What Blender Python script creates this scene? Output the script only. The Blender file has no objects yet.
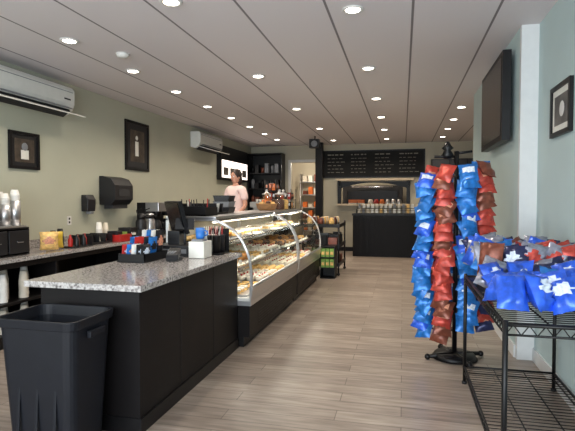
import bpy, bmesh, math, random
from mathutils import Vector, Matrix, Euler
random.seed(7)
S=bpy.context.scene
try:
    S.view_settings.view_transform='Standard'
    S.view_settings.look='None'
except Exception: pass

def lin(c):
    return tuple(((v/255)/12.92 if v/255<=0.04045 else ((v/255+0.055)/1.055)**2.4) for v in c)
MATS={}
def pm(name,rgb,rough=0.5,metal=0.0,var=0.12,scale=12,emit=0,alpha=None,bump=0.0,coat=0,stretch=None,spec=None):
    if name in MATS: return MATS[name]
    m=bpy.data.materials.new(name); m.use_nodes=True
    nt=m.node_tree; b=nt.nodes['Principled BSDF']
    col=lin(rgb)
    tc=nt.nodes.new('ShaderNodeTexCoord'); n=nt.nodes.new('ShaderNodeTexNoise')
    n.inputs['Scale'].default_value=scale; n.inputs['Detail'].default_value=3
    if stretch:
        mp=nt.nodes.new('ShaderNodeMapping'); mp.inputs['Scale'].default_value=stretch
        nt.links.new(tc.outputs['Object'],mp.inputs['Vector']); nt.links.new(mp.outputs[0],n.inputs['Vector'])
    else: nt.links.new(tc.outputs['Object'],n.inputs['Vector'])
    r=nt.nodes.new('ShaderNodeValToRGB')
    r.color_ramp.elements[0].position=0.3; r.color_ramp.elements[1].position=0.7
    r.color_ramp.elements[0].color=tuple(c*(1-var) for c in col)+(1,)
    r.color_ramp.elements[1].color=tuple(min(1,c*(1+var)) for c in col)+(1,)
    nt.links.new(n.outputs['Fac'],r.inputs['Fac']); nt.links.new(r.outputs['Color'],b.inputs['Base Color'])
    b.inputs['Roughness'].default_value=rough; b.inputs['Metallic'].default_value=metal
    if coat: b.inputs['Coat Weight'].default_value=coat
    if spec is not None: b.inputs['Specular IOR Level'].default_value=spec
    if emit:
        b.inputs['Emission Color'].default_value=col+(1,); b.inputs['Emission Strength'].default_value=emit
    if bump:
        bp=nt.nodes.new('ShaderNodeBump'); bp.inputs['Strength'].default_value=bump
        nt.links.new(n.outputs['Fac'],bp.inputs['Height']); nt.links.new(bp.outputs[0],b.inputs['Normal'])
    MATS[name]=m; return m

def glass_mat():
    m=bpy.data.materials.new('clear_glass'); m.use_nodes=True; nt=m.node_tree
    nt.nodes.remove(nt.nodes['Principled BSDF']); out=nt.nodes['Material Output']
    t=nt.nodes.new('ShaderNodeBsdfTransparent'); t.inputs[0].default_value=(0.97,0.99,0.98,1)
    g=nt.nodes.new('ShaderNodeBsdfGlossy'); g.inputs['Roughness'].default_value=0.05
    f=nt.nodes.new('ShaderNodeLayerWeight'); f.inputs[0].default_value=0.5
    p=nt.nodes.new('ShaderNodeMath'); p.operation='POWER'; p.inputs[1].default_value=4
    nt.links.new(f.outputs['Facing'],p.inputs[0])
    a=nt.nodes.new('ShaderNodeMath'); a.operation='MULTIPLY_ADD'; a.inputs[1].default_value=0.5; a.inputs[2].default_value=0.045
    nt.links.new(p.outputs[0],a.inputs[0])
    x=nt.nodes.new('ShaderNodeMixShader'); nt.links.new(a.outputs[0],x.inputs[0]); nt.links.new(t.outputs[0],x.inputs[1]); nt.links.new(g.outputs[0],x.inputs[2])
    nt.links.new(x.outputs[0],out.inputs[0]); return m
GLASS=glass_mat()

def floor_mat():
    m=bpy.data.materials.new('wood_plank_floor'); m.use_nodes=True; nt=m.node_tree; b=nt.nodes['Principled BSDF']
    tc=nt.nodes.new('ShaderNodeTexCoord')
    br=nt.nodes.new('ShaderNodeTexBrick'); br.offset=0.37
    br.inputs['Scale'].default_value=1; br.inputs['Brick Width'].default_value=1.2; br.inputs['Row Height'].default_value=0.16
    br.inputs['Mortar Size'].default_value=0.003; br.inputs['Bias'].default_value=0
    br.inputs['Color1'].default_value=lin((168,155,143))+(1,); br.inputs['Color2'].default_value=lin((140,127,116))+(1,)
    br.inputs['Mortar'].default_value=lin((106,95,86))+(1,)
    nt.links.new(tc.outputs['Object'],br.inputs['Vector'])
    mp=nt.nodes.new('ShaderNodeMapping'); mp.inputs['Scale'].default_value=(1.5,14,1)
    nt.links.new(tc.outputs['Object'],mp.inputs['Vector'])
    n=nt.nodes.new('ShaderNodeTexNoise'); n.inputs['Scale'].default_value=2; n.inputs['Detail'].default_value=6
    nt.links.new(mp.outputs[0],n.inputs['Vector'])
    r=nt.nodes.new('ShaderNodeValToRGB'); r.color_ramp.elements[0].position=0.3;r.color_ramp.elements[1].position=0.72
    r.color_ramp.elements[0].color=(0.60,0.57,0.55,1); r.color_ramp.elements[1].color=(1.12,1.12,1.12,1)
    nt.links.new(n.outputs['Fac'],r.inputs['Fac'])
    mx=nt.nodes.new('ShaderNodeMix'); mx.data_type='RGBA'; mx.blend_type='MULTIPLY'; mx.inputs[0].default_value=1
    nt.links.new(br.outputs['Color'],mx.inputs[6]); nt.links.new(r.outputs['Color'],mx.inputs[7])
    nt.links.new(mx.outputs[2],b.inputs['Base Color']); b.inputs['Roughness'].default_value=0.34
    return m
def ceil_mat():
    m=bpy.data.materials.new('ceiling_tile'); m.use_nodes=True; nt=m.node_tree; b=nt.nodes['Principled BSDF']
    tc=nt.nodes.new('ShaderNodeTexCoord'); mp=nt.nodes.new('ShaderNodeMapping')
    mp.inputs['Rotation'].default_value=(0,0,math.pi/2); mp.inputs['Location'].default_value=(0,-0.08+0.01,0)
    nt.links.new(tc.outputs['Object'],mp.inputs['Vector'])
    br=nt.nodes.new('ShaderNodeTexBrick'); br.offset=0
    br.inputs['Scale'].default_value=1; br.inputs['Brick Width'].default_value=60; br.inputs['Row Height'].default_value=0.7
    br.inputs['Mortar Size'].default_value=0.012; br.inputs['Mortar Smooth'].default_value=0.2
    br.inputs['Color1'].default_value=lin((216,210,212))+(1,); br.inputs['Color2'].default_value=lin((216,210,212))+(1,)
    br.inputs['Mortar'].default_value=lin((120,114,116))+(1,)
    nt.links.new(mp.outputs[0],br.inputs['Vector']); nt.links.new(br.outputs['Color'],b.inputs['Base Color'])
    b.inputs['Roughness'].default_value=0.6; return m
def granite_mat():
    m=bpy.data.materials.new('speckled_granite'); m.use_nodes=True; nt=m.node_tree; b=nt.nodes['Principled BSDF']
    tc=nt.nodes.new('ShaderNodeTexCoord'); n=nt.nodes.new('ShaderNodeTexNoise'); n.inputs['Scale'].default_value=60; n.inputs['Detail'].default_value=4
    nt.links.new(tc.outputs['Object'],n.inputs['Vector'])
    r=nt.nodes.new('ShaderNodeValToRGB'); e=r.color_ramp.elements
    e[0].position=0.34; e[0].color=lin((98,93,92))+(1,); e[1].position=0.62; e[1].color=lin((182,177,174))+(1,)
    k=e.new(0.46); k.color=lin((148,143,141))+(1,)
    nt.links.new(n.outputs['Fac'],r.inputs['Fac']); nt.links.new(r.outputs['Color'],b.inputs['Base Color'])
    b.inputs['Roughness'].default_value=0.14; return m

FLOOR=floor_mat(); CEIL=ceil_mat(); GRAN=granite_mat()
SAGE=pm('sage_wall_paint',(178,178,160),0.75,var=0.03,scale=2)
AQUA=pm('pale_aqua_wall_paint',(180,198,198),0.7,var=0.03,scale=2)
CREAM=pm('beige_wall_paint',(178,171,152),0.75,var=0.03,scale=2)
WHITE=pm('white_paint',(215,213,208),0.5,var=0.03)
TRIMW=pm('trim_white',(208,210,210),0.5,var=0.03)
BLACKLAM=pm('black_laminate',(14,11,12),0.5,var=0.15,scale=5,stretch=(1,1,8),spec=.22)
BLACK=pm('black_satin',(13,12,14),0.42,var=0.1,spec=.3)
BLKP=pm('black_plastic',(20,20,24),0.45,var=0.1,scale=30)
BIN=pm('bin_plastic',(15,17,24),0.5,var=0.12,scale=14,bump=0.1,spec=.3)
STEEL=pm('brushed_steel',(200,200,202),0.3,0.9,var=0.08,scale=6,stretch=(1,20,20))
CHROME=pm('chrome',(210,210,214),0.15,1.0,var=0.03)
WIRE=pm('black_wire',(14,14,16),0.45,0.3,var=0.1)
ACW=pm('ac_plastic',(212,212,206),0.4,var=0.03)
GREY=pm('grey_plastic',(120,122,126),0.5)
DARKGAP=pm('dark_slot',(40,40,42),0.7)
PAPER=pm('paper_white',(222,220,212),0.6,var=0.05)
CUP=pm('paper_cup',(205,196,180),0.6,var=0.06)
CUPW=pm('foam_cup_white',(228,226,220),0.5,var=0.03)
PAPRED=pm('red_print',(170,34,30),0.4); PAPBLUE=pm('blue_print',(40,110,190),0.4)
GREEN=pm('green_print',(120,160,70),0.45); YEL=pm('yellow_print',(225,190,70),0.45)
ORANGE=pm('orange_print',(215,110,40),0.5)
PASTRY=pm('baked_crust',(200,135,65),0.6,var=0.35,scale=30,bump=0.4)
PASTRY2=pm('golden_bread',(230,184,112),0.6,var=0.3,scale=30,bump=0.3)
CHOC=pm('chocolate_cake',(80,44,28),0.5,var=0.3,scale=30,bump=0.3)
ICING=pm('icing_white',(240,232,218),0.4,var=0.04)
WOOD=pm('wood_oak',(150,110,70),0.5,var=0.25,scale=4,stretch=(1,10,10))
WOODL=pm('wood_light',(186,168,142),0.5,var=0.15,scale=4,stretch=(1,10,10))
BOARD=pm('chalkboard_slate',(24,24,25),0.7,var=0.2,scale=6,spec=.2)
CHALK=pm('chalk_marks',(125,122,112),0.9,var=0.1)
LAMPE=pm('lamp_diffuser',(255,244,226),0.5,emit=16)
LAMPE2=pm('case_light_tube',(255,240,215),0.5,emit=4)
SIGNE=pm('lit_sign_face',(255,240,230),0.5,emit=2.0,var=0.02)
BLUEF=pm('blue_foil',(36,112,190),0.32,0.25,var=0.3,scale=25,bump=0.5)
BLUEF2=pm('bright_blue_foil',(44,92,208),0.3,0.25,var=0.3,scale=20,bump=0.5)
REDF=pm('red_foil',(176,62,50),0.38,0.25,var=0.3,scale=25,bump=0.5)
SILF=pm('silver_foil',(150,152,166),0.3,0.6,var=0.35,scale=25,bump=0.5)
NAVYF=pm('navy_foil',(44,48,84),0.3,0.4,var=0.3,scale=25,bump=0.5)
BROWNF=pm('brown_foil',(120,66,50),0.35,0.3,var=0.3,scale=25,bump=0.5)
LBLW=pm('label_white',(205,214,228),0.4,var=0.2,scale=60)
LBLO=pm('label_orange',(206,140,112),0.4,var=0.3,scale=60)
SKIN=pm('skin',(205,150,125),0.5,var=0.05); HAIR=pm('dark_brown_hair',(42,28,22),0.55,var=0.3,scale=40)
BLOUSE=pm('pale_pink_cotton',(240,212,206),0.85,var=0.05,bump=0.2); TROUS=pm('dark_trouser',(36,36,44),0.8)
TEE=pm('black_tee_cotton',(40,34,36),0.85,var=0.1)
EYE=pm('eye_white',(230,230,228),0.3); IRIS=pm('eye_iris',(40,26,18),0.3); LIP=pm('lip',(170,85,80),0.5)
SHOE=pm('shoe_black',(22,22,22),0.5)
ART1=pm('art_print_dark',(70,60,50),0.5,var=0.6,scale=8); ART2=pm('art_print_photo',(96,92,88),0.4,var=0.7,scale=6)
SCREEN=pm('tv_screen',(14,15,18),0.2,var=0.1,spec=.3)

class B:
    def __init__(s,name): s.name=name; s.bm=bmesh.new(); s.mats=[]; s.M=Matrix()
    def mi(s,m):
        if m not in s.mats: s.mats.append(m)
        return s.mats.index(m)
    def _set(s,verts,m,smooth=False):
        i=s.mi(m); fs=set()
        for v in verts:
            for f in v.link_faces: fs.add(f)
        for f in fs: f.material_index=i; f.smooth=smooth
    def T(s,c,rot=(0,0,0),sc=(1,1,1)):
        return s.M@Matrix.Translation(c)@Euler(rot).to_matrix().to_4x4()@Matrix.Diagonal((*sc,1))
    def box(s,c,d,m,rot=(0,0,0)):
        r=bmesh.ops.create_cube(s.bm,size=1,matrix=s.T(c,rot,d)); s._set(r['verts'],m); return s
    def bx(s,x0,x1,y0,y1,z0,z1,m): return s.box(((x0+x1)/2,(y0+y1)/2,(z0+z1)/2),(abs(x1-x0),abs(y1-y0),abs(z1-z0)),m)
    def cyl(s,c,r,h,m,r2=None,rot=(0,0,0),seg=20):
        q=bmesh.ops.create_cone(s.bm,cap_ends=True,segments=seg,radius1=r,radius2=r if r2 is None else r2,depth=h,matrix=s.T(c,rot)); s._set(q['verts'],m,True)
        return s
    def sph(s,c,r,m,sc=(1,1,1),rot=(0,0,0),u=14,v=9):
        q=bmesh.ops.create_uvsphere(s.bm,u_segments=u,v_segments=v,radius=r,matrix=s.T(c,rot,sc)); s._set(q['verts'],m,True); return s
    def seg(s,a,b,r,m,r2=None,n=8):
        a=Vector(a);b=Vector(b);d=b-a
        q=d.to_track_quat('Z','Y').to_matrix().to_4x4()
        mat=s.M@Matrix.Translation((a+b)/2)@q
        k=bmesh.ops.create_cone(s.bm,cap_ends=True,segments=n,radius1=r,radius2=r if r2 is None else r2,depth=d.length,matrix=mat); s._set(k['verts'],m,True); return s
    def path(s,pts,r,m,n=8):
        for a,b in zip(pts[:-1],pts[1:]): s.seg(a,b,r,m,n=n)
        return s
    def prism(s,pts,y0,y1,m,smooth=False):
        i=s.mi(m); a=[s.bm.verts.new(s.M@Vector((x,y0,z))) for x,z in pts]; b=[s.bm.verts.new(s.M@Vector((x,y1,z))) for x,z in pts]
        n=len(pts)
        fs=[s.bm.faces.new(a),s.bm.faces.new(b[::-1])]
        for k in range(n): f=s.bm.faces.new((a[k],b[k],b[(k+1)%n],a[(k+1)%n])); f.smooth=smooth; fs.append(f)
        for f in fs: f.material_index=i
        return s
    def sheet(s,pts,y0,y1,t,m):
        off=[]
        for k,(x,z) in enumerate(pts):
            p=pts[max(0,k-1)]; q=pts[min(len(pts)-1,k+1)]; dx,dz=q[0]-p[0],q[1]-p[1]; l=math.hypot(dx,dz); off.append((x-dz/l*t,z+dx/l*t))
        for k in range(len(pts)-1):
            s.prism([pts[k],pts[k+1],off[k+1],off[k]],y0,y1,m)
        return s
    def pane(s,pts,y0,y1,m):
        i=s.mi(m); a=[s.bm.verts.new((x,y0,z)) for x,z in pts]; b=[s.bm.verts.new((x,y1,z)) for x,z in pts]
        for k in range(len(pts)-1): f=s.bm.faces.new((a[k],b[k],b[k+1],a[k+1])); f.material_index=i; f.smooth=True
        return s
    def poly(s,pts,m):
        f=s.bm.faces.new([s.bm.verts.new(p) for p in pts]); f.material_index=s.mi(m); return s
    def lathe(s,prof,c,m,seg=20,rot=(0,0,0)):
        i=s.mi(m); T=s.T(c,rot); rings=[]
        for r,z in prof:
            rings.append([s.bm.verts.new(T@Vector((max(r,1e-4)*math.cos(2*math.pi*k/seg),max(r,1e-4)*math.sin(2*math.pi*k/seg),z))) for k in range(seg)])
        for a,b in zip(rings[:-1],rings[1:]):
            for k in range(seg):
                f=s.bm.faces.new((a[k],a[(k+1)%seg],b[(k+1)%seg],b[k])); f.smooth=True; f.material_index=i
        for rg in (rings[0][::-1],rings[-1]):
            f=s.bm.faces.new(rg); f.material_index=i
        return s
    def bag(s,c,w,h,t,m,lab,rot=(0,0,0),jit=0.12,nu=8,nv=10):
        T=s.T(c,rot); im=s.mi(m); il=s.mi(lab); ph=random.random()*6
        for side in (1,-1):
            g=[]
            for j in range(nv+1):
                row=[]
                v=-1+2*j/nv
                for i in range(nu+1):
                    u=-1+2*i/nu
                    p=(max(0,1-abs(u)**2.5))**0.6*(max(0,1-abs(v)**3.5))**0.8
                    wr=1+jit*math.sin(5*u+7*v+ph)*math.cos(9*v-3*u+ph*2)
                    px=u*w/2*(1-0.07*(1-abs(v)**2)); pz=v*h/2*(1+0.02*math.sin(9*u+ph))
                    row.append(s.bm.verts.new(T@Vector((px,-side*t/2*p*wr,pz))))
                g.append(row)
            for j in range(nv):
                for i in range(nu):
                    q=(g[j][i],g[j][i+1],g[j+1][i+1],g[j+1][i])
                    if side<0: q=q[::-1]
                    f=s.bm.faces.new(q); f.smooth=True
                    uu=-1+2*(i+.5)/nu; vv=-1+2*(j+.5)/nv
                    f.material_index= il if (uu*uu/0.4+(vv-0.15)**2/0.16<1) else im
        return s
    def done(s,bevel=0,parent=None,loc=None,center=True,recalc=True):
        me=bpy.data.meshes.new(s.name)
        if recalc: bmesh.ops.recalc_face_normals(s.bm,faces=s.bm.faces[:])
        if center:
            xs=[v.co.x for v in s.bm.verts];ys=[v.co.y for v in s.bm.verts];zs=[v.co.z for v in s.bm.verts]
            o=Vector(((min(xs)+max(xs))/2,(min(ys)+max(ys))/2,min(zs)))
        else: o=Vector((0,0,0))
        for v in s.bm.verts: v.co-=o
        s.bm.to_mesh(me); s.bm.free()
        for m in s.mats: me.materials.append(m)
        ob=bpy.data.objects.new(s.name,me); ob.location=o; S.collection.objects.link(ob)
        if bevel:
            md=ob.modifiers.new('bevel','BEVEL'); md.width=bevel; md.segments=2; md.limit_method='ANGLE'; md.angle_limit=math.radians(50)
        if parent: ob.parent=parent
        return ob
def empty(name,loc):
    e=bpy.data.objects.new(name,None); e.location=loc; S.collection.objects.link(e); e.empty_display_size=0.1; return e

H=3.1; XL=-4.5; YB=14.0; YF=-2.0; XR=1.2; XR2=1.05; XFR=2.9
# ---------------- room shell
B('floor').bx(XL-.1,XFR+.1,YF-.1,17.1,-.1,0,FLOOR).done(center=False)
B('ceiling').bx(XL-.1,XFR+.1,YF-.1,17.1,H,H+.1,CEIL).done(center=False)
B('wall_left').bx(XL-.1,XL,YF,YB,0,H,SAGE).done(center=False)
B('wall_right_near').bx(XR,XR+.1,YF,4.9,0,H,AQUA).done(center=False)
B('wall_right_middle').bx(XR2,XR2+.25,4.9,7.9,0,H,AQUA).done(center=False)
B('wall_right_return').bx(XR2+.25,XFR,7.8,7.9,0,H,AQUA).done(center=False)
B('wall_right_far').bx(XFR,XFR+.1,7.8,YB,0,H,CREAM).done(center=False)
dx0,dx1,dz=-3.25,-2.45,2.6
nx0,nx1,nz0,nz1=-1.75,0.1,1.38,2.02
w=B('wall_back')
w.bx(XL,dx0,YB,YB+.12,0,H,CREAM).bx(dx0,dx1,YB,YB+.12,dz,H,CREAM).bx(dx1,nx0,YB,YB+.12,0,H,CREAM)
w.bx(nx0,nx1,YB,YB+.12,0,nz0,CREAM).bx(nx0,nx1,YB,YB+.12,nz1,H,CREAM).bx(nx1,XFR,YB,YB+.12,0,H,CREAM).done(center=False)
B('wall_kitchen').bx(XL,XFR,16.9,17,0,H,CREAM).bx(XL-.1,XL,YB,17,0,H,CREAM).bx(XFR,XFR+.1,YB,17,0,H,CREAM).done(center=False)
w=B('wall_front')
w.bx(XL,XR,YF-.1,YF,0,.45,SAGE).bx(XL,XR,YF-.1,YF,2.8,H,SAGE)
for a,b in ((XL,-4.3),(-1.75,-1.55),(1.0,XR)): w.bx(a,b,YF-.1,YF,.45,2.8,SAGE)
w.done(center=False)
for n,(a,b) in enumerate(((-4.3,-1.75),(-1.55,1.0))):
    w=B('window_%d'%(n+1))
    w.bx(a,b,YF-.09,YF-.01,.45,.5,BLACK).bx(a,b,YF-.09,YF-.01,2.75,2.8,BLACK).bx(a,a+.05,YF-.09,YF-.01,.5,2.75,BLACK).bx(b-.05,b,YF-.09,YF-.01,.5,2.75,BLACK)
    w.bx((a+b)/2-.025,(a+b)/2+.025,YF-.09,YF-.01,.5,2.75,BLACK).bx(a+.05,b-.05,YF-.055,YF-.045,.5,2.75,GLASS).done(center=False)
B('baseboard_right').bx(XR-.015,XR,YF,4.84,0,.12,TRIMW).bx(XR2-.015,XR2,4.9,7.9,0,.12,TRIMW).done(center=False)
B('baseboard_left').bx(XL,XL+.015,YF,YB,0,.12,BLACK).done(center=False)
B('baseboard_back').bx(dx1+.1,XFR,YB-.015,YB,0,.12,BLACK).done(center=False)
B('trim_1').bx(XR2,XR,4.84,4.9,0,H,TRIMW).done(center=False)
w=B('trim_3')
w.bx(dx0-.08,dx0,YB-.03,YB,0,dz+.08,WHITE).bx(dx1,dx1+.08,YB-.03,YB,0,dz+.08,WHITE).bx(dx0,dx1,YB-.03,YB,dz,dz+.08,WHITE)
w.done(center=False)

# ---------------- downlights
def downlight(x,y,e=55):
    b=B('recessed_downlight')
    b.lathe([(0.062,0),(0.088,0),(0.092,-0.008),(0.086,-0.014),(0.066,-0.012),(0.060,-0.004)],(x,y,H-.002),WHITE,24)
    b.cyl((x,y,H-.008),.062,.006,LAMPE)
    o=b.done()
    l=bpy.data.lights.new('spot','SPOT'); l.energy=e; l.spot_size=math.radians(150); l.spot_blend=.8; l.color=(1,.87,.71); l.shadow_soft_size=.06
    lo=bpy.data.objects.new('spot',l); lo.location=(0,0,-.02); S.collection.objects.link(lo); lo.parent=o
for k in range(-1,7): downlight(-3.27,5.4+1.17*k)
for y in (3.6,6.0,8.3,10.7,12.9): downlight(-1.83,y)
for y in (4.1,5.95,7.75,9.5,11.2,12.9): downlight(-.42,y)
for y in (8.8,10.1,11.4,12.8): downlight(.97,y)
b=B('smoke_detector'); b.lathe([(.07,0),(.07,-.02),(.05,-.045),(.01,-.05)],(-3.0,4.75,H),WHITE).done()

# ---------------- AC units
def ac(y0,y1,z0,z1):
    b=B('air_conditioner'); x=XL+.003
    pts=[(x,z0+.03),(x+.12,z0),(x+.2,z0+.06),(x+.235,z0+.14),(x+.235,z1-.05),(x+.2,z1),(x,z1)]
    b.prism(pts,y0,y1,ACW)
    b.bx(x+.05,x+.19,y0+.06,y1-.06,z1+.001,z1+.006,DARKGAP)
    b.bx(x+.236,x+.239,y0+.03,y1-.03,z1-.075,z1-.066,GREY)
    b.box((x+.16,(y0+y1)/2,z0+.02),(.13,y1-y0-.14,.03),DARKGAP,(0,-.6,0))
    b.box((x+.31,(y0+y1)/2,z0+.0),(.24,y1-y0-.06,.014),ACW,(0,.3,0))
    b.box((x+.25,(y0+y1)/2,z0+.08),(.08,y1-y0-.2,.01),GREY,(0,.4,0))
    b.bx(x+.237,x+.241,y1-.2,y1-.08,z0+.18,z0+.2,DARKGAP)
    return b.done(.006)
ac(4.15,5.6,2.62,2.98)
ac(9.7,11.0,2.62,2.98)
B('ac_line_conduit').bx(XL+.001,XL+.06,2.0,4.14,2.86,2.92,ACW).done()

# ---------------- frames
def frame_x(name,x,sgn,y0,y1,z0,z1,fm,art,mat=PAPER,t=.03,w=.035,pass_=.05):
    b=B(name); xa=x+sgn*.002; xb=x+sgn*t
    b.bx(xa,xb,y0,y1,z0,z0+w,fm).bx(xa,xb,y0,y1,z1-w,z1,fm).bx(xa,xb,y0,y0+w,z0+w,z1-w,fm).bx(xa,xb,y1-w,y1,z0+w,z1-w,fm)
    b.bx(xa,x+sgn*t*.5,y0+w,y1-w,z0+w,z1-w,mat)
    p=w+pass_; b.bx(x+sgn*t*.5,x+sgn*(t*.5+.003),y0+p,y1-p,z0+p,z1-p,art)
    return b
b=frame_x('framed_picture',XL,1,4.72,5.2,1.87,2.32,BLACK,ART1,BLKP)
b.sph((XL+.02,4.96,2.14),.05,GREY,(.1,1,1)).prism([(XL+.018,1.99),(XL+.022,1.99),(XL+.022,2.1),(XL+.018,2.1)],4.9,5.02,PAPER)
b.done()
b=frame_x('framed_picture',XL,1,7.15,7.9,2.0,2.84,BLACK,ART1,DARKGAP,.03,.05,.1); b.bx(XL+.018,XL+.022,7.45,7.55,2.25,2.5,PAPER).sph((XL+.02,7.5,2.56),.04,PAPER,(.1,1,1)).done()
b=frame_x('framed_picture',XR,-1,3.89,4.37,2.0,2.4,BLACK,ART2,PAPER,.03,.035,.05)
b.sph((XR-.019,4.1,2.2),.06,WHITE,(.05,1,1)).done()
b=B('television'); b.bx(XR2-.12,XR2-.04,5.05,6.3,2.08,2.95,BLACK).bx(XR2-.124,XR2-.12,5.1,6.25,2.13,2.9,SCREEN).bx(XR2-.04,XR2-.002,5.55,6.0,2.35,2.7,BLKP).done(.008)

# ---------------- left side counter
b=B('side_counter'); y0,y1=1.6,9.6; xf=XL+.68; XW=XL+.017
b.bx(XW,xf,y0,y1,.86,.9,GRAN)
b.bx(XW,xf-.02,y0,y1,.80,.86,BLACKLAM)
b.bx(XW,XW+.02,y0,y1,.1,.8,BLACKLAM)
b.bx(XW,xf-.04,y0,y1,.42,.45,BLACKLAM); b.bx(XW,xf-.06,y0,y1,.0,.1,BLACK)
b.bx(XW,xf-.04,y0,y1,.1,.13,BLACKLAM)
for y in (1.6,3.1,4.7,6.3,7.9,9.56): b.bx(XW,xf-.03,y,y+.04,.1,.8,BLACKLAM)
b.bx(xf-.06,xf-.035,4.74,6.3,.13,.42,BLACKLAM); b.bx(xf-.06,xf-.035,6.34,9.56,.13,.8,BLACKLAM)
b.bx(XW,XW+.02,y0,y1,.9,1.0,GRAN)
b.done(.004)
CZ=.903
def cupstack(name,x,y,z,n,mat,r=.045,h=.11,up=False,step=.016):
    b=B(name)
    for k in range(n):
        zz=z+k*step
        b.lathe([(r*.72,0),(r,h),(r*1.07,h),(r*1.07,h-.008),(r*.98,h-.01)] if up else [(r*1.07,0),(r*1.07,.008),(r,.01),(r*.72,h),(r*.7,h)],(x,y,zz),mat,18)
    return b.done()
b=B('cup_dispenser'); b.bx(-4.38,-3.99,3.87,4.44,1.203,1.22,STEEL)
for i,(x,y,hh) in enumerate([(-4.3,3.95,.4),(-4.3,4.1,.36),(-4.3,4.25,.4),(-4.3,4.38,.35),(-4.08,3.94,.34),(-4.08,4.08,.38),(-4.08,4.22,.33),(-4.08,4.36,.37)]):
    b.cyl((x,y,1.22+(hh-.1)/2),.056,hh-.1,STEEL)
    for k in range(5): b.lathe([(.05,0),(.05,.008),(.046,.01),(.034,.06),(.033,.06)],(x,y,1.22+hh-.1+.014*k),CUPW,16)
b.done()
b=B('cup_organizer_box'); b.bx(-4.4,-3.98,3.85,4.45,CZ,.915,BLACK)
b.bx(-4.4,-3.98,3.85,4.45,1.185,1.2,BLACK).bx(-4.4,-3.98,3.85,3.87,.915,1.185,BLACK).bx(-4.4,-3.98,4.43,4.45,.915,1.185,BLACK).bx(-4.4,-4.38,3.87,4.43,.915,1.185,BLACK).bx(-3.98,-3.97,3.87,4.14,.93,1.17,BLKP).bx(-3.98,-3.97,4.16,4.43,.93,1.17,BLKP).bx(-3.97,-3.955,3.97,4.05,1.04,1.05,CHROME).bx(-3.97,-3.955,4.26,4.34,1.04,1.05,CHROME).done(.003)
for i in range(10):
    cupstack('paper_cup_stack',-3.95-.12*(i%2),3.2+.14*i+.0,.453,14 if i%2 else 12,CUP if i%3 else CUPW)
for i in range(10):
    cupstack('paper_cup_stack',-3.95-.12*(i%2),3.2+.14*i,.133,9,CUPW if i%2 else CUP)
b=B('snack_bag'); b.bag((-3.98,4.75,1.022),.2,.22,.1,PASTRY2,LBLO,(.25,0,.7)); b.done()
b=B('snack_bag'); b.bag((-4.1,4.98,1.015),.2,.2,.1,YEL,PASTRY2,(.15,0,.5)); b.done()
b=B('lid_dispenser'); b.bx(-4.3,-3.95,5.5,5.95,CZ,.93,BLKP)
for i in range(4): b.bx(-4.3,-3.95,5.5+.145*i,5.515+.145*i,.93,1.03,BLKP)
for i in range(3): b.lathe([(.05,0),(.05,.01),(.04,.08),(.02,.09)],(-4.05,5.59+.14*i,.93),[BLKP,CUPW,PAPRED][i])
b.done()
b=B('condiment_box'); b.bx(-4.1,-3.86,6.0,6.3,CZ,1.0,PAPRED).bx(-4.08,-3.92,6.02,6.15,1.0,1.05,BLKP).bx(-4.08,-3.92,6.17,6.28,1.0,1.03,GREEN).done(.004)
b=B('napkin_dispenser'); b.bx(-4.15,-3.95,6.4,6.58,CZ,1.08,BLKP).bx(-3.95,-3.945,6.43,6.55,.94,1.02,CHROME).bx(-3.99,-3.93,6.45,6.53,.97,1.0,PAPER).done(.008)
for (x,y,z,n,m) in ((-4.28,6.12,CZ,11,CUPW),(-4.3,6.3,CZ,10,CUP),(-4.3,5.2,CZ,7,BLKP),(-4.3,5.33,CZ,8,BLKP)): cupstack('paper_cup_stack',x,y,z,n,m)
b=B('syrup_bottle_tray'); b.bx(-4.12,-3.9,5.1,5.45,CZ,.915,BLKP)
for i in range(5):
    m=[PAPRED,BLKP,BROWNF,BLKP,PAPRED][i]; b.lathe([(.026,0),(.028,.01),(.028,.09),(.012,.12),(.012,.15)],(-4.0+.04*(i%2),5.14+.068*i,.915),m,12)
b.done()
b=B('paper_towel_dispenser'); b.prism([(XL+.003,1.42),(XL+.2,1.42),(XL+.27,1.5),(XL+.27,1.72),(XL+.2,1.82),(XL+.06,1.86),(XL+.003,1.86)],6.45,6.95,BLKP).bx(XL+.271,XL+.275,6.55,6.85,1.55,1.66,DARKGAP).bx(XL+.05,XL+.2,6.5,6.9,1.36,1.42,DARKGAP).done(.015)
b=B('soap_dispenser'); b.prism([(XL+.003,1.33),(XL+.11,1.33),(XL+.12,1.5),(XL+.08,1.57),(XL+.003,1.57)],6.02,6.2,BLKP).bx(XL+.04,XL+.12,6.07,6.15,1.29,1.33,GREY).done(.01)
b=B('power_outlet'); b.bx(XL+.001,XL+.008,5.72,5.8,1.15,1.27,WHITE).bx(XL+.008,XL+.01,5.745,5.775,1.17,1.2,DARKGAP).bx(XL+.008,XL+.01,5.745,5.775,1.22,1.25,DARKGAP).done()
def brewer(x,y):
    b=B('coffee_brewer'); b.bx(x-.2,x+.2,y-.14,y+.14,CZ,.96,BLACK).bx(x-.2,x-.04,y-.14,y+.14,.96,1.45,BLACK).bx(x-.04,x+.2,y-.14,y+.14,1.3,1.45,STEEL)
    b.cyl((x+.09,y,1.26),.07,.08,BLACK,.085); b.lathe([(.07,0),(.085,.05),(.085,.12),(.05,.18),(.055,.2)],(x+.09,y,.965),BLKP); b.path([(x+.17,y,1.13),(x+.22,y,1.11),(x+.22,y,1.03),(x+.17,y,1.0)],.01,BLACK)
    b.done(.006)
brewer(-4.15,7.4); brewer(-4.15,7.75)
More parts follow.
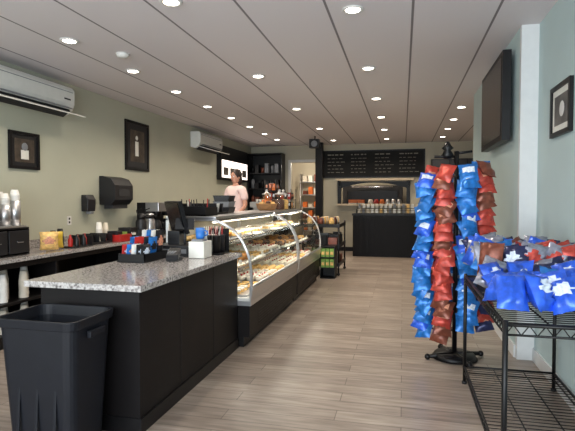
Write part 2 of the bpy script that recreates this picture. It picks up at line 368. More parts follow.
def airpot(x,y,m=STEEL):
    b=B('coffee_airpot'); b.lathe([(.08,0),(.085,.02),(.085,.25),(.06,.3),(.065,.32),(.065,.36),(.03,.38)],(x,y,CZ),m); b.seg((x+.05,y,1.24),(x+.13,y,1.22),.014,BLACK); b.cyl((x,y,1.22),.066,.06,BLACK); b.path([(x-.06,y-.0,1.25),(x-.08,y,1.33),(x+.0,y,1.36)],.008,BLACK); b.done()
airpot(-4.0,6.8,BLKP); airpot(-4.02,7.1,STEEL); airpot(-4.05,8.1,BLKP); airpot(-4.05,8.35,BLKP)
for i,(x,y) in enumerate([(-4.25,8.7),(-4.1,8.85),(-4.25,9.1)]): cupstack('paper_cup_stack',x,y,CZ,20,CUPW if i%2 else CUP)

# ---------------- front counter
b=B('service_counter'); fx=-1.62; bx_=-2.38; fy=2.72; ey=4.58
b.bx(bx_+.03,fx-.0,fy,ey,.0,.925,BLACKLAM)
b.bx(bx_-.05,fx+.05,fy-.06,ey,.925,.965,GRAN)
for y in (3.3,3.94): b.bx(fx,fx+.003,y,y+.004,.1,.92,BLACK)
b.bx(fx,fx+.012,fy,ey,0,.1,BLACK).bx(bx_+.03,fx+.012,fy-.012,fy,0,.1,BLACK)
b.done(.005)
b=B('trash_bin')
def rr(x0,x1,y0,y1,z,r=.06,n=5):
    o=[]
    for cx,cy,a0 in ((x1-r,y1-r,0),(x0+r,y1-r,90),(x0+r,y0+r,180),(x1-r,y0+r,270)):
        for k in range(n+1): a=math.radians(a0+90*k/n); o.append(Vector((cx+r*math.cos(a),cy+r*math.sin(a),z)))
    return o
cx,cy=-2.0,2.44
lv=[(0,.21,.15),(.75,.25,.19),(.75,.265,.205),(.80,.27,.21),(.80,.255,.195),(.74,.24,.18),(.08,.2,.14)]
rings=[[b.bm.verts.new(p) for p in rr(cx-hx,cx+hx,cy-hy,cy+hy,z*1.035)] for z,hx,hy in lv]
im=b.mi(BIN)
for a,c in zip(rings[:-1],rings[1:]):
    n=len(a)
    for k in range(n): f=b.bm.faces.new((a[k],a[(k+1)%n],c[(k+1)%n],c[k])); f.material_index=im
for rg in (rings[0],rings[-1]): f=b.bm.faces.new(rg); f.material_index=im
for s_ in (-1,1): b.bx(cx+s_*.255,cx+s_*.28,cy-.07,cy+.07,.71,.75,BIN)
for k in (-.12,0,.12): b.box((cx+k,cy-.172,.36),(.02,.008,.5),BIN,(-.052,0,0))
b.done(.004)

# ---------------- register cluster on counter
zc=.968
b=B('cash_register'); x,y=-2.12,4.3
b.bx(x-.19,x+.19,y-.2,y+.2,zc,zc+.1,BLKP).bx(x+.19,x+.192,y-.17,y+.17,zc+.03,zc+.07,GREY).bx(x-.17,x+.17,y-.202,y-.2,zc+.03,zc+.07,GREY)
b.box((x-.02,y,zc+.16),(.12,.16,.14),BLKP).box((x-.04,y+.03,zc+.36),(.035,.42,.32),BLACK,(0,-.25,.8)).box((x-.058,y+.015,zc+.365),(.006,.38,.27),SCREEN,(0,-.25,.8))
b.box((x+.1,y-.08,zc+.3),(.18,.015,.11),BLACK,(-.3,0,.2)).seg((x+.09,y-.06,zc+.1),(x+.09,y-.06,zc+.28),.012,BLKP)
b.done(.006)
b=B('card_reader'); b.box((-1.95,3.85,zc+.055),(.1,.18,.05),BLKP,(.25,0,.3)).box((-1.95,3.87,zc+.083),(.07,.06,.005),SCREEN,(.25,0,.3)); b.bx(-2.0,-1.9,3.8,3.92,zc,zc+.03,BLKP)
for i in range(3):
    for j in range(3): b.box((-1.975+.025*i,3.79+.02*j,zc+.07+.005*j),(.016,.012,.006),GREY,(.25,0,.3))
b.done(.003)
b=B('receipt_printer'); b.bx(-1.89,-1.74,4.02,4.2,zc,zc+.15,PAPER).bx(-1.87,-1.76,4.04,4.14,zc+.15,zc+.17,GREY).box((-1.81,4.16,zc+.19),(.08,.004,.08),PAPER,(.3,0,0)).done(.01)
b=B('snack_display_tray')
b.bx(-2.36,-2.1,3.62,4.02,zc,zc+.012,BLACK)
for a in ((-2.36,-2.35,3.62,4.02),(-2.11,-2.1,3.62,4.02),(-2.36,-2.1,3.62,3.63),(-2.36,-2.1,4.01,4.02)): b.bx(*a,zc+.012,zc+.07,BLACK)
for r,yy in enumerate((3.7,3.82,3.94)):
    for i in range(5): b.bag((-2.32+.045*i,yy,zc+.085+.03*r),.12,.13+.05*r,.04,random.choice([PAPRED,BLUEF,BLKP,PAPER,BROWNF,NAVYF,BLKP,BLKP]),random.choice([LBLW,LBLO,BLKP]),(.1,0,1.4))
b.done()
b=B('straw_and_cup_caddy'); b.bx(-1.9,-1.7,4.3,4.56,zc,zc+.015,BLACK); b.bx(-1.9,-1.89,4.3,4.56,zc,zc+.2,BLACK).bx(-1.9,-1.7,4.55,4.56,zc,zc+.24,BLACK)
for (dx,dy,m) in ((-.045,-.07,BLKP),(.045,-.07,BLACK),(-.045,.05,PAPER),(.045,.05,BLKP)):
    b.lathe([(.034,0),(.04,.16),(.042,.17)],(-1.8+dx,4.43+dy,zc+.015),m)
    for k in range(5): b.seg((-1.8+dx+.01*(k-2),4.43+dy,zc+.1),(-1.8+dx+.018*(k-2),4.43+dy+.01*(k%3),zc+.27),.003,random.choice([PAPRED,PAPER,BLACK]),n=5)
b.done()
b=B('blue_mug'); b.lathe([(.035,0),(.042,.02),(.042,.1),(.036,.1),(.034,.03)],(-1.81,4.1,zc+.173),PAPBLUE); b.path([(-1.77,4.1,zc+.25),(-1.74,4.1,zc+.24),(-1.74,4.1,zc+.21),(-1.77,4.1,zc+.2)],.007,PAPBLUE); b.done()

# ---------------- display cases
def croissant(b,c,m,rz=0):
    pts=[]
    for k in range(9):
        t=-1+2*k/8; a=t*1.2
        pts.append((Vector((c[0],c[1],c[2]))+Matrix.Rotation(rz,3,'Z')@Vector((math.sin(a)*.055,(math.cos(a)-1)*.05,.024)),.026*(1-abs(t)**2*.7)))
    for (p,r),(q,r2) in zip(pts[:-1],pts[1:]): b.seg(p,q,r,m,r2,n=8)
def pastry(b,x,y,z,kind):
    if kind==0: croissant(b,(x,y,z),PASTRY,random.random()*3)
    elif kind==1: b.lathe([(.025,0),(.033,.035),(.043,.042),(.038,.065),(.015,.078)],(x,y,z),CHOC if random.random()<.3 else PASTRY,12)
    elif kind==2: b.lathe([(.03,0),(.045,.005),(.043,.014),(.02,.018)],(x,y,z),PASTRY2,12)
    elif kind==3: b.lathe([(.04,0),(.05,.02),(.04,.045),(.01,.055)],(x,y,z),PASTRY2,12)
    elif kind==4: b.bx(x-.04,x+.04,y-.03,y+.03,z,z+.03,PASTRY2).bx(x-.04,x+.04,y-.03,y+.03,z+.03,z+.045,ICING)
    else: b.lathe([(.05,0),(.05,.05),(.048,.055)],(x,y,z),ICING,14).sph((x,y,z+.062),.012,PAPRED)
def case(y0,y1,seed):
    random.seed(seed)
    F=-1.5; Bk=-2.42; zt=1.30
    root=empty('pastry_display_case',((F+Bk)/2,(y0+y1)/2,0))
    def fin(bb,bev=0,rc=True):
        o=bb.done(bev,center=False,recalc=rc); o.parent=root; o.location=-Vector(root.location)
        return o
    b=B('cabinet')
    b.bx(Bk,F-.06,y0,y1,0,.1,BLACK).bx(Bk,F-.0,y0,y1,.1,.42,BLACKLAM)
    b.bx(Bk,F+.012,y0,y1,.42,.47,STEEL)
    b.prism([(F-.0,.47),(F+.012,.47),(F+.035,.60),(F+.02,.62),(F-.0,.62)],y0,y1,STEEL)
    b.bx(Bk,F,y0,y1,.47,.50,WHITE)
    P0,P1,P2,P3=(F+.025,.62),(F+.05,.97),(F-.08,1.22),(F-.38,zt)
    crv=[]
    for k in range(15):
        t=k/14; u=1-t
        crv.append(tuple(u**3*P0[i]+3*u*u*t*P1[i]+3*u*t*t*P2[i]+t**3*P3[i] for i in (0,1)))
    for ya in (y0,y1-.03):
        b.sheet(crv,ya,ya+.03,.022,STEEL)
        b.bx(Bk,Bk+.03,ya,ya+.03,.5,zt,STEEL); b.bx(Bk,F-.38,ya,ya+.03,zt-.02,zt+.01,STEEL)
    b.bx(Bk,F-.36,y0,y1,zt,zt+.025,STEEL)
    b.bx(Bk,Bk+.015,y0+.03,y1-.03,.5,zt,CREAM)
    b.bx(F-.43,F-.38,y0+.05,y1-.05,zt-.03,zt-.001,CHROME)
    for k in range(6): b.bx(F,F+.004,y0+.3,y1-.3,.16+.03*k,.168+.03*k,BLACK)
    fin(b,.002)
    L=y1-y0
    g=B('glass')
    g.pane(crv,y0+.02,y1-.02,GLASS)
    for ye in (y0+.015,y1-.015): g.poly([(Bk+.03,ye,.5)]+[(x-.01,ye,z) for x,z in crv]+[(Bk+.03,ye,zt-.02)],GLASS)
    for sz,sx in ((.785,F-.14),(1.045,F-.28)): g.poly([(Bk+.02,y0+.04,sz),(sx,y0+.04,sz),(sx,y1-.04,sz),(Bk+.02,y1-.04,sz)],GLASS)
    fin(g,0,False)
    b=B('shelves_and_pastries')
    for sz,sx in ((.78,F-.14),(1.04,F-.28)): b.bx(sx,sx+.012,y0+.04,y1-.04,sz-.01,sz+.02,CHROME)
    b.bx(F-.42,F-.39,y0+.06,y1-.06,zt-.045,zt-.031,LAMPE2)
    b.bx(F-.175,F-.155,y0+.06,y1-.06,.765,.777,LAMPE2)
    for sz,xa,xb in ((.502,Bk+.1,F-.05),(.788,Bk+.1,F-.2),(1.048,Bk+.12,F-.34)):
        n=int(L/.42)
        for i in range(n):
            ya=y0+.07+i*(L-.14)/n; yb=ya+(L-.14)/n-.03
            tm=random.choice([PAPER,STEEL,ICING,BLKP]); b.bx(xa,xb,ya,yb,sz,sz+.012,tm)
            kd=random.randint(0,5); nx=int((xb-xa)/.115); ny=int((yb-ya)/.115)
            for p in range(nx):
                for q in range(ny): pastry(b,xa+.06+p*.115,ya+.06+q*.115,sz+.013,kd)
            b.box((xb+.015,(ya+yb)/2,sz+.045),(.004,.08,.05),PAPER,(0,-.3,0))
    fin(b)
    for (lx,lz,e) in ((F-.41,zt-.06,12),(F-.17,.755,3.5)):
        l=bpy.data.lights.new('case_lamp','AREA'); l.shape='RECTANGLE'; l.size=.04; l.size_y=L-.2; l.energy=e; l.color=(1,.93,.82)
        lo=bpy.data.objects.new('case_lamp',l); S.collection.objects.link(lo); lo.parent=root; lo.location=Vector((lx,(y0+y1)/2,lz))-Vector(root.location)
case(4.6,6.82,3)
case(6.88,8.8,5)
zt=1.328
def basket(x,y,z,name='pastry_basket'):
    b=B(name); b.lathe([(.12,0),(.15,.03),(.17,.1),(.175,.11),(.16,.1),(.13,.02)],(x,y,z),WOOD)
    for i in range(9): pastry(b,x+.09*math.cos(i*.8)*(i%3)/2,y+.09*math.sin(i*.8)*(i%3)/2,z+.06+.012*(i%3),random.choice([0,3,1]))
    b.path([(x,y-.16,z+.1),(x,y-.14,z+.22),(x,y,z+.28),(x,y+.14,z+.22),(x,y+.16,z+.1)],.008,WOOD); b.done()
def jar(x,y,z,fm):
    b=B('glass_cookie_jar'); b.lathe([(.08,0),(.095,.03),(.095,.2),(.07,.24),(.07,.25)],(x,y,z),GLASS); b.lathe([(.082,.01),(.085,.03),(.085,.16),(.04,.18)],(x,y,z),fm); b.lathe([(.075,.25),(.078,.27),(.03,.29),(.02,.31),(.028,.33),(.01,.345)],(x,y,z),STEEL); b.done()
basket(-2.12,7.4,zt); jar(-2.0,7.75,zt,CHOC); jar(-2.22,7.75,zt,ORANGE); jar(-2.0,8.02,zt,PASTRY2)
def snackrack(x,y,z,cols,lev=3,name='snack_display_rack'):
    b=B(name)
    for k in range(lev):
        b.bx(x-.1,x+.1,y-.2,y+.2,z+.16*k,z+.16*k+.008,WIRE)
        for i in range(5):
            b.bag((x+.05,y-.16+.08*i,z+.16*k+.075),.075,.12,.04,random.choice(cols),random.choice([LBLW,LBLO]),(.0,-.1,math.pi/2),nu=4,nv=5)
        for i in range(3): b.bag((x-.065+.065*i,y-.18,z+.16*k+.075),.065,.12,.04,random.choice(cols),random.choice([LBLW,LBLO]),(-.1,0,0),nu=4,nv=5)
    for dx in (-.1,.1):
        for dy in (-.2,.2): b.seg((x+dx,y+dy,z),(x+dx,y+dy,z+.16*lev+.04),.006,WIRE)
    b.done()
snackrack(-2.3,8.45,zt,[ORANGE,REDF,BLKP,BROWNF,BLKP],3)
snackrack(-2.02,8.45,zt,[BLKP,PAPRED,BLKP,BROWNF,PASTRY2],2)
b=B('cup_tray'); b.bx(-2.38,-2.1,5.1,5.6,zt,zt+.02,BLACK)
for i in range(4):
    for j in range(2): b.lathe([(.03,0),(.042,.1),(.044,.105)],(-2.31+.13*j,5.17+.12*i,zt+.02),BLKP if (i+j)%3 else CUPW,12)
b.done()
b=B('utensil_organizer'); b.bx(-2.38,-2.0,4.66,5.0,zt,zt+.015,BLACK).bx(-2.38,-2.37,4.66,5.0,zt,zt+.13,BLACK).bx(-2.01,-2.0,4.66,5.0,zt,zt+.09,BLACK).bx(-2.37,-2.01,4.66,4.67,zt,zt+.1,BLACK).bx(-2.37,-2.01,4.99,5.0,zt,zt+.13,BLACK).bx(-2.2,-2.19,4.67,4.99,zt,zt+.1,BLACK)
for i in range(14):
    xx=random.uniform(-2.35,-2.03); yy=random.uniform(4.7,4.96); b.seg((xx,yy,zt+.015),(xx+random.uniform(-.02,.02),yy,zt+random.uniform(.14,.2)),.006,random.choice([BLKP,PAPER,BLKP,PAPRED,BLACK]),n=6)
b.done()
b=B('takeout_box_stack')
for i in range(3):
    b.prism([(-2.34,zt+.075*i),(-2.16,zt+.075*i),(-2.14,zt+.07+.075*i),(-2.36,zt+.07+.075*i)],5.75,5.98,[BLKP,GREY,BLKP][i]).bx(-2.365,-2.135,5.745,5.985,zt+.07+.075*i,zt+.0745+.075*i,DARKGAP)
b.done()

# ---------------- back bar with espresso machine
b=B('back_bar_counter'); b.bx(-4.45,-2.75,11.5,12.2,0,.88,BLACKLAM).bx(-4.48,-2.7,11.45,12.25,.88,.92,GRAN).done(.005)
b=B('espresso_machine'); x,y,z=-3.35,11.8,.922
b.bx(x-.38,x+.38,y-.25,y+.25,z+.05,z+.12,BLACK).bx(x-.38,x+.38,y-.02,y+.25,z+.12,z+.5,STEEL).bx(x-.4,x+.4,y-.25,y+.27,z+.38,z+.52,STEEL)
for dx in (-.33,.33):
    for dy in (-.2,.2): b.cyl((x+dx,y+dy,z+.025),.025,.05,BLACK)
for dx in (-.18,.18): b.cyl((x+dx,y-.14,z+.34),.045,.08,CHROME); b.seg((x+dx,y-.14,z+.3),(x+dx,y-.32,z+.28),.014,BLACK)
for dx in (-.32,.32): b.path([(x+dx,y-.2,z+.4),(x+dx,y-.28,z+.3),(x+dx,y-.26,z+.15)],.006,CHROME)
for i in range(8): b.lathe([(.03,0),(.04,.06),(.042,.065)],(x-.3+.085*i,y+.05,z+.52),CUPW,12)
b.done(.005)
b=B('shelving_unit'); x0,x1,y0,y1=-4.45,-3.42,13.5,13.95
for xx in (x0,x1-.03): b.bx(xx,xx+.03,y0,y1,0,2.85,BLACK)
for z in (.05,.45,.9,1.35,1.8,2.25,2.82): b.bx(x0,x1,y0,y1,z,z+.03,BLACK)
b.bx(x0,x1,y1-.01,y1,0,2.82,BLACK)
for z in (.93,1.38,1.83,2.28):
    for i in range(6):
        m=random.choice([BLKP,BLACK,BROWNF,BLACK,GREY,CHOC]); hh=random.uniform(.12,.28)
        if i%2: b.bx(x0+.06+i*.15,x0+.17+i*.15,y0+.05,y0+.25,z,z+hh,m)
        else: b.lathe([(.05,0),(.05,hh*.8),(.03,hh)],(x0+.12+i*.15,y0+.15,z),m,12)
b.done()
b=B('lit_menu_sign'); b.bx(XL+.003,XL+.12,11.2,13.3,2.0,2.85,BLACK).bx(XL+.12,XL+.125,11.26,13.24,2.06,2.5,SIGNE)
for i in range(4): b.bx(XL+.125,XL+.13,11.35+.48*i,11.7+.48*i,2.12,2.32,ART2)
b.done()
b=B('chalkboard_menu')
a,c=-2.3,.6
b.bx(a,c,YB-.055,YB-.004,2.13,2.92,BLACK); b.bx(a+.04,c-.04,YB-.059,YB-.055,2.17,2.88,BOARD)
for col in range(4):
    ca=a+.16+.68*col
    for r in range(6):
        xx=ca
        while xx<ca+.42:
            l=random.uniform(.04,.12); b.bx(xx,xx+l,YB-.062,YB-.059,2.78-.1*r,2.78-.1*r+(.03 if r==0 else .014),CHALK); xx+=l+random.uniform(.02,.06)
b.done()
b=B('trim_2'); b.bx(nx0-.12,nx1+.2,YB-.3,YB,nz1+.02,nz1+.08,WOODL); b.bx(nx0-.1,nx1+.1,YB-.25,YB,nz0-.05,nz0,WOODL)
b.bx(nx0-.1,nx0,YB-.04,YB,nz0,nz1+.02,BLACK).bx(nx1,nx1+.1,YB-.04,YB,nz0,nz1+.02,BLACK)
for x in (nx0-.05,nx1+.05): b.prism([(x-.015,nz1-.13),(x+.015,nz1-.13),(x+.015,nz1+.02),(x-.015,nz1+.02)],YB-.22,YB-.04,BLACK)
b.done()
b=B('trim_4'); n=16
for k in range(n):
    ta=k/n; tb=(k+1)/n; xa=nx0+(nx1-nx0)*ta; xb=nx0+(nx1-nx0)*tb
    ha=.16*(2*ta-1)**2+.03; hb_=.16*(2*tb-1)**2+.03
    b.prism([(xa,nz1-ha),(xb,nz1-hb_),(xb,nz1),(xa,nz1)],YB+.0,YB+.03,BLACK)
b.done(center=False)
b=B('kitchen_oven'); b.bx(-1.9,-.0,15.6,16.4,0,1.95,DARKGAP).bx(-1.75,-.15,15.57,15.6,1.05,1.8,BLACK)
b.seg((-1.6,15.52,1.9),(-.3,15.52,1.9),.02,CHROME); b.done(.01)
b=B('prep_table'); b.bx(-1.9,.1,14.5,15.2,1.2,1.25,STEEL)
for x in (-1.87,.07):
    for y in (14.53,15.17): b.seg((x,y,0),(x,y,1.2),.02,STEEL)
for i in range(5): b.bx(-1.6,-1.15,14.6,15.05,1.25+.05*i,1.296+.05*i,random.choice([PAPER,ORANGE,CUP]))
for i in range(6): b.lathe([(.07,0),(.08,.16),(.05,.26)],(-.95+.17*i,14.75,1.25),random.choice([PAPRED,STEEL,CUP,ORANGE]),12)
b.done()
b=B('kitchen_shelf')
for z in (.4,.8,1.2,1.65,2.1): b.bx(-3.5,-2.2,16.5,16.85,z,z+.03,STEEL)
for x in (-3.5,-2.2): b.seg((x,16.52,0),(x,16.52,2.4),.02,STEEL); b.seg((x,16.83,0),(x,16.83,2.4),.02,STEEL)
for z in (.43,.83,1.23,1.68,2.13):
    for i in range(6): b.bx(-3.42+.2*i,-3.28+.2*i,16.55,16.75,z,z+random.uniform(.12,.3),random.choice([ORANGE,PAPER,BROWNF,CUP]))
b.done()
B('column').bx(-2.4,-2.2,13.35,13.55,0,H,BLACKLAM).done()
b=B('ceiling_speaker'); b.bx(-2.3,-2.05,11.9,12.1,2.8,3.02,BLACK).seg((-2.17,12,3.02),(-2.17,12,3.1),.02,BLACK).cyl((-2.17,11.895,2.9),.08,.01,GREY,rot=(math.pi/2,0,0)).done(.01)

b=B('black_display_table'); x0,x1,y0,y1=-1.3,.66,12.7,13.35
b.bx(x0,x1,y0,y1,1.08,1.13,BLACK)
for k in range(60):
    xx=x0+.02+(x1-x0-.04)*k/60; b.bx(xx,xx+.02,y0+.02+.012*math.sin(k*1.3),y0+.045+.012*math.sin(k*1.3),0.0,1.08,BLACKLAM)
b.bx(x0+.02,x1-.02,y0+.05,y1-.02,0,1.08,BLACKLAM)
b.done()
b=B('wire_card_rack')
for k in range(2):
    z=1.133+.13*k; yy=12.85+.15*k
    b.bx(-1.2,.55,yy,yy+.1,z,z+.01,WIRE)
    for i in range(15): b.box((-1.13+.115*i,yy+.05,z+.065),(.07,.02,.1),random.choice([PAPER,CUPW,CUP,GREY,PASTRY2]),(.15,0,0))
for x in (-1.2,.55): b.seg((x,12.86,1.133),(x,12.86,1.25),.008,WIRE); b.seg((x,13.08,1.133),(x,13.08,1.45),.008,WIRE)
b.seg((-1.2,12.86,1.22),(.55,12.86,1.22),.005,WIRE); b.done()

b=B('merchandise_shelf'); x0,x1,y0,y1=-1.95,-1.2,9.35,10.4
for z in (.18,.55,.95):
    b.bx(x0,x1,y0,y1,z,z+.03,BLACK)
    b.bx(x1-.01,x1,y0,y1,z+.03,z+.07,BLACK); b.bx(x0,x1,y0,y0+.01,z+.03,z+.07,BLACK)
for x in (x0+.02,x1-.02):
    for y in (y0+.02,y1-.02): b.seg((x,y,.06),(x,y,1.05),.018,BLACK); b.cyl((x,y,.03),.03,.025,BLKP,rot=(math.pi/2,0,0))
for z in (.21,.58):
    for i in range(6):
        for j in range(3): b.bx(x0+.08+j*.22,x0+.25+j*.22,y0+.06+i*.16,y0+.18+i*.16,z,z+random.uniform(.14,.24),random.choice([BLACK,BLACK,BLKP,GREY,BROWNF]))
for i in range(7):
    for j in range(3):
        b.lathe([(.05,0),(.055,.1),(.04,.14),(.04,.16)],(x0+.14+j*.22,y0+.1+i*.14,.98),random.choice([BLKP,PASTRY2,BROWNF,CUP,SILF]),12)
b.done()
b=B('tea_box_display'); x0,x1=-1.52,-1.24
for z in (0,.2,.4,.6): b.bx(x0,x1,8.98,9.3,z,z+.012,BLACK)
for xx in (x0,x1-.012): b.bx(xx,xx+.012,8.98,9.3,0,.6,BLACK)
b.bx(x0,x1,9.29,9.3,0,.6,BLACK)
for z in (.212,.412):
    for i in range(3): b.bx(x0+.015+i*.085,x0+.09+i*.085,9.0,9.12,z,z+.16,GREEN); b.bx(x0+.025+i*.085,x0+.08+i*.085,8.998,9.0,z+.04,z+.1,PASTRY2)
b.done()

b=B('hanging_cabinet'); b.bx(.75,2.6,13.6,13.99,2.05,2.6,BLACK)
for i in range(4): b.bx(.78+.455*i,1.2+.455*i,13.585,13.6,2.08,2.57,BLKP)
for i in range(4): b.bx(1.13+.455*i,1.15+.455*i,13.57,13.585,2.2,2.3,CHROME)
b.done(.003)
b=B('drink_cooler'); b.bx(1.3,2.2,13.2,13.95,0,1.95,BLACK).bx(1.35,2.15,13.19,13.2,.15,1.75,SCREEN)
b.seg((1.42,13.15,.8),(1.42,13.15,1.2),.012,CHROME); b.done(.008)

# ---------------- chip spinner rack
random.seed(21)
cx,cy=.485,4.74
b=B('chip_spinner_rack')
b.cyl((cx,cy,.03),.21,.04,BLACK,.18,seg=28); b.seg((cx,cy,.04),(cx,cy,1.95),.022,BLACK,n=12)
for k in range(4):
    a=k*math.pi/2+.4; b.seg((cx,cy,.05),(cx+.27*math.cos(a),cy+.27*math.sin(a),.03),.02,BLACK); b.sph((cx+.27*math.cos(a),cy+.27*math.sin(a),.03),.028,BLACK)
b.lathe([(.03,1.9),(.06,1.93),(.03,1.98),(.055,2.0),(.03,2.03),(.015,2.06)],(cx-.08,cy,-.02),BLACK); b.seg((cx,cy,1.9),(cx-.2,cy-.03,1.9),.012,BLACK).seg((cx,cy,1.93),(cx+.14,cy+.03,1.95),.012,BLACK)
cols=[(-.27,-.0,BLUEF,LBLW,-.5,0),(-.12,-.14,REDF,LBLO,-.15,0),(.08,-.15,BLUEF,LBLW,.15,0),(.24,-.04,REDF,LBLO,.5,1),(-.19,.17,REDF,LBLO,3.4,0),(.02,.22,BLUEF,LBLW,3.1,0),(.22,.16,BLUEF,LBLO,2.7,0)]
for dx,dy,m,lb,rz,fl in cols:
    x,y=cx+dx,cy+dy
    ztop=1.87 if dx>.2 else (1.77 if dx<-.25 else 1.83)
    zb=.27 if dx<.0 and abs(rz)<2 else .38
    b.seg((x-.05,y+.02,zb-.05),(x-.05,y+.02,ztop-.05),.005,WIRE); b.seg((x+.05,y+.02,zb-.05),(x+.05,y+.02,ztop-.05),.005,WIRE)
    for z in (zb,1.0,1.72): b.seg((cx,cy,z),(x,y+.02,z),.007,WIRE)
    n=20
    for k in range(n):
        z=ztop-.09-(ztop-zb-.09)*k/(n-1)
        mm=m; ll=lb
        if m is BLUEF and random.random()<.2: mm=BLUEF2
        if m is REDF and random.random()<.2: mm=BROWNF
        if fl and k>11 and random.random()<.6: mm=NAVYF
        if random.random()<.4: ll=mm
        bulge=(-.03*math.sin(math.pi*k/n) if dx<-.25 else 0)
        b.bag((x+bulge+random.uniform(-.02,.02),y-.03*math.cos(rz)+random.uniform(-.02,.02),z),.165,.18,.08,mm,ll,(random.uniform(-.8,-.4) if abs(rz)<2 else -.3,random.uniform(-.3,.3),rz+random.uniform(-.45,.45)),.35,6,7)
b.done()

# ---------------- wire shelf with chip bags
x0,x1,y0,y1=.50,1.16,2.55,4.1; zs=.88
b=B('wire_shelf_rack')
for x in (x0,x1):
    for y in (y0,y1):
        b.seg((x,y,.02),(x,y,zs+.02),.014,WIRE); b.cyl((x,y,.01),.02,.02,BLKP)
for z in (zs,.14):
    b.path([(x0,y0,z),(x1,y0,z),(x1,y1,z),(x0,y1,z),(x0,y0,z)],.009,WIRE)
    b.path([(x0,y0,z-.05),(x1,y0,z-.05),(x1,y1,z-.05),(x0,y1,z-.05),(x0,y0,z-.05)],.006,WIRE)
    for k in range(34): y=y0+(y1-y0)*k/33; b.seg((x0,y,z),(x1,y,z),.003,WIRE,n=5)
    for k in range(4): x=x0+(x1-x0)*k/3; b.seg((x,y0,z-.008),(x,y1,z-.008),.005,WIRE,n=5)
    for k in range(24):
        y=y0+(y1-y0)*k/24; yn=y0+(y1-y0)*(k+1)/24; b.seg((x0,y,z-.05),(x0,(y+yn)/2,z),.003,WIRE,n=5); b.seg((x0,(y+yn)/2,z),(x0,yn,z-.05),.003,WIRE,n=5)
    for k in range(9):
        x=x0+(x1-x0)*k/9; xn=x0+(x1-x0)*(k+1)/9; b.seg((x,y0,z-.05),((x+xn)/2,y0,z),.003,WIRE,n=5); b.seg(((x+xn)/2,y0,z),(xn,y0,z-.05),.003,WIRE,n=5)
b.done()
b=B('chip_bag_pile'); random.seed(11)
rows=16
for r in range(rows):
    y=2.66+r*.093
    for i in range(5):
        x=x0+.05+i*.122+random.uniform(-.02,.02)
        if r<5: m=BLUEF2 if random.random()<.65 else random.choice([BLUEF,SILF,NAVYF]); lb=LBLW if random.random()<.4 else m
        elif r in(6,7,8,9) and i>1: m,lb=random.choice([(REDF,LBLO),(REDF,REDF),(SILF,REDF)])
        else: m=random.choice([BLUEF2,NAVYF,SILF,SILF,BLUEF,NAVYF,BROWNF]); lb=random.choice([LBLW,m,SILF])
        hh=random.uniform(.19,.23); lean=random.uniform(-.95,-.45) if r<4 else random.uniform(-.6,-.2)
        tilt=random.uniform(-.45,.45)
        z=zs+.012+hh/2*math.cos(lean)+.05+(.06 if r>5 else 0)+random.uniform(0,.02)
        b.bag((x,y,z),.155,hh,.09,m,lb,(lean,tilt,random.uniform(-.8,.8)),.5)
# keep the pile clear of the wall
for v in b.bm.verts:
    if v.co.x>1.185: v.co.x=1.185
b.done()

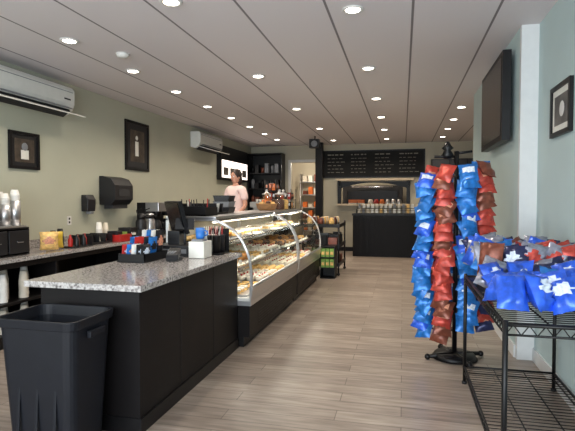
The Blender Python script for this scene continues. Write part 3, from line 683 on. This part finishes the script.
# ---------------- staff
def person(name,loc,rot,g,TOP,faceh=0):
    P=empty(name,loc)
    def skin(nm,verts,edges,mat,root=0,sub=2):
        me=bpy.data.meshes.new(nm); me.from_pydata([v[:3] for v in verts],edges,[]); me.materials.append(mat)
        o=bpy.data.objects.new(nm,me); S.collection.objects.link(o); o.parent=P
        md=o.modifiers.new('skin','SKIN'); md.use_smooth_shade=True
        sv=me.skin_vertices[0].data
        for i,v in enumerate(verts): sv[i].radius=(v[3],v[4] if len(v)>4 else v[3]); sv[i].use_root=(i==root)
        s=o.modifiers.new('sub','SUBSURF'); s.levels=sub; s.render_levels=sub
        return o
    def z(v): return v+g
    body=[(0,0,z(.95),.13,.10),(0,0,z(1.12),.11,.085),(0,-.01,z(1.32),.14,.10),(0,0,z(1.44),.08,.07),(0,0,z(1.50),.048),(0,-.01,z(1.56),.045),
     (.17,0,z(1.41),.055),(.23,.0,z(1.14),.04),(.20,-.16,z(.98),.03),(.19,-.23,z(.97),.022),
     (-.17,0,z(1.41),.055),(-.23,0,z(1.14),.04),(-.20,-.16,z(.98),.03),(-.19,-.23,z(.97),.022)]
    skin('body',body,[(0,1),(1,2),(2,3),(3,4),(4,5),(3,6),(6,7),(7,8),(8,9),(3,10),(10,11),(11,12),(12,13)],SKIN)
    shirt=[(0,0,z(.86),.24,.19),(0,0,z(1.0),.205,.16),(0,0,z(1.12),.16,.13),(0,-.01,z(1.32),.175,.13),(0,0,z(1.43),.1,.085),
     (.17,0,z(1.42),.075),(.22,0,z(1.22),.07),(-.17,0,z(1.42),.075),(-.22,0,z(1.22),.07)]
    skin('blouse',shirt,[(0,1),(1,2),(2,3),(3,4),(4,5),(5,6),(4,7),(7,8)],TOP)
    legs=[(0,0,z(.92),.15,.12),(.09,0,z(.85),.09),(.1,-.01,z(.48),.062),(.1,.01,z(.1),.045),(-.09,0,z(.85),.09),(-.1,-.01,z(.48),.062),(-.1,.01,z(.1),.045)]
    skin('trousers',legs,[(0,1),(1,2),(2,3),(0,4),(4,5),(5,6)],TROUS)
    for sx in (1,-1):
        skin('shoe',[(sx*.1,.05,z(.045),.04,.04),(sx*.1,-.05,z(.045),.045,.04),(sx*.1,-.16,z(.035),.04,.03)],[(0,1),(1,2)],SHOE)
        hv=[(sx*.19,-.22,z(.97),.022,.018),(sx*.185,-.27,z(.965),.034,.016),(sx*.185,-.30,z(.96),.034,.014)]
        skin('palm',hv,[(0,1),(1,2)],SKIN)
        for k,(off,l) in enumerate(((-.027,.07),(-.009,.08),(.009,.075),(.027,.058))):
            fx_=sx*.185+off
            skin('finger',[(fx_,-.295,z(.96),.009),(fx_,-.295-l*.5,z(.955),.0085),(fx_,-.295-l*.8,z(.94),.008),(fx_,-.295-l*.95,z(.92),.007)],[(0,1),(1,2),(2,3)],SKIN,sub=1)
        skin('thumb',[(sx*.165,-.25,z(.962),.011),(sx*.135,-.28,z(.955),.01),(sx*.128,-.31,z(.945),.009)],[(0,1),(1,2)],SKIN,sub=1)
    hb=B('head'); hz=z(1.635)
    hb.sph((0,0,hz+.01),.1,SKIN,(.78,.95,1.12),u=20,v=14).sph((0,-.025,hz-.055),.06,SKIN,(.85,.9,.8))
    hb.lathe([(.012,0),(.014,-.005),(.004,-.03)],(0,-.1,hz+.0),SKIN,8,(.3,0,0)).sph((0,-.103,hz-.018),.013,SKIN)
    for sx in (1,-1): hb.sph((sx*.03,-.082,hz+.01),.012,EYE).sph((sx*.03,-.092,hz+.01),.005,IRIS).sph((sx*.078,0,hz-.005),.022,SKIN,(.4,.8,1.2)).box((sx*.03,-.092,hz+.033),(.03,.006,.005),HAIR)
    hb.sph((0,-.088,hz-.055),.02,LIP,(1,.4,.3))
    hb.sph((0,.018,hz+.035),.106,HAIR,(.88,.95,1.05),u=20,v=14).sph((0,.06,hz-.04),.085,HAIR,(.95,.7,1.3)).sph((0,.1,hz+.06),.042,HAIR)
    o=hb.done(center=False); o.parent=P
    P.rotation_euler=(0,0,math.radians(rot))
g=.25
B('duckboard_platform').bx(-3.25,-2.45,6.4,9.0,0,.17,BLKP).bx(-3.23,-2.47,6.42,8.98,.17,g,WOOD).done(.005)
person('barista',(-2.82,7.9,0),-25,g+.003,BLOUSE)
person('barista',(-2.85,10.3,0),200,0.003,TEE)

# ---------------- lights
def area(name,loc,rot,sx,sy,e,col):
    l=bpy.data.lights.new(name,'AREA'); l.shape='RECTANGLE'; l.size=sx; l.size_y=sy; l.energy=e; l.color=col
    o=bpy.data.objects.new(name,l); o.location=loc; o.rotation_euler=rot; S.collection.objects.link(o); return o
area('daylight_window',(-3.02,YF+.03,1.65),(math.radians(90),0,0),2.5,2.2,180,(.88,.95,1))
area('daylight_window.001',(-.27,YF+.03,1.65),(math.radians(90),0,0),2.5,2.2,220,(.86,.94,1))
def pt(name,loc,e,col,r=.1):
    l=bpy.data.lights.new(name,'POINT'); l.energy=e; l.color=col; l.shadow_soft_size=r
    o=bpy.data.objects.new(name,l); o.location=loc; S.collection.objects.link(o)
pt('kitchen_lamp',(-2.8,15.3,2.7),75,(1,.88,.72)); pt('kitchen_lamp.001',(-.8,15.0,2.6),22,(1,.86,.7))
W=bpy.data.worlds.new('world'); S.world=W; W.use_nodes=True
nt=W.node_tree; bg=nt.nodes['Background']; sk=nt.nodes.new('ShaderNodeTexSky'); sk.sky_type='HOSEK_WILKIE'
nt.links.new(sk.outputs[0],bg.inputs[0]); bg.inputs[1].default_value=.8

# ---------------- camera
cd=bpy.data.cameras.new('camera'); cam=bpy.data.objects.new('camera',cd); S.collection.objects.link(cam)
cd.sensor_width=36; cd.lens=36*480/575; cd.clip_start=.05
cam.location=(0,0,1.5); cam.rotation_euler=(math.radians(90-1.9),0,math.radians(13.5))
S.camera=cam
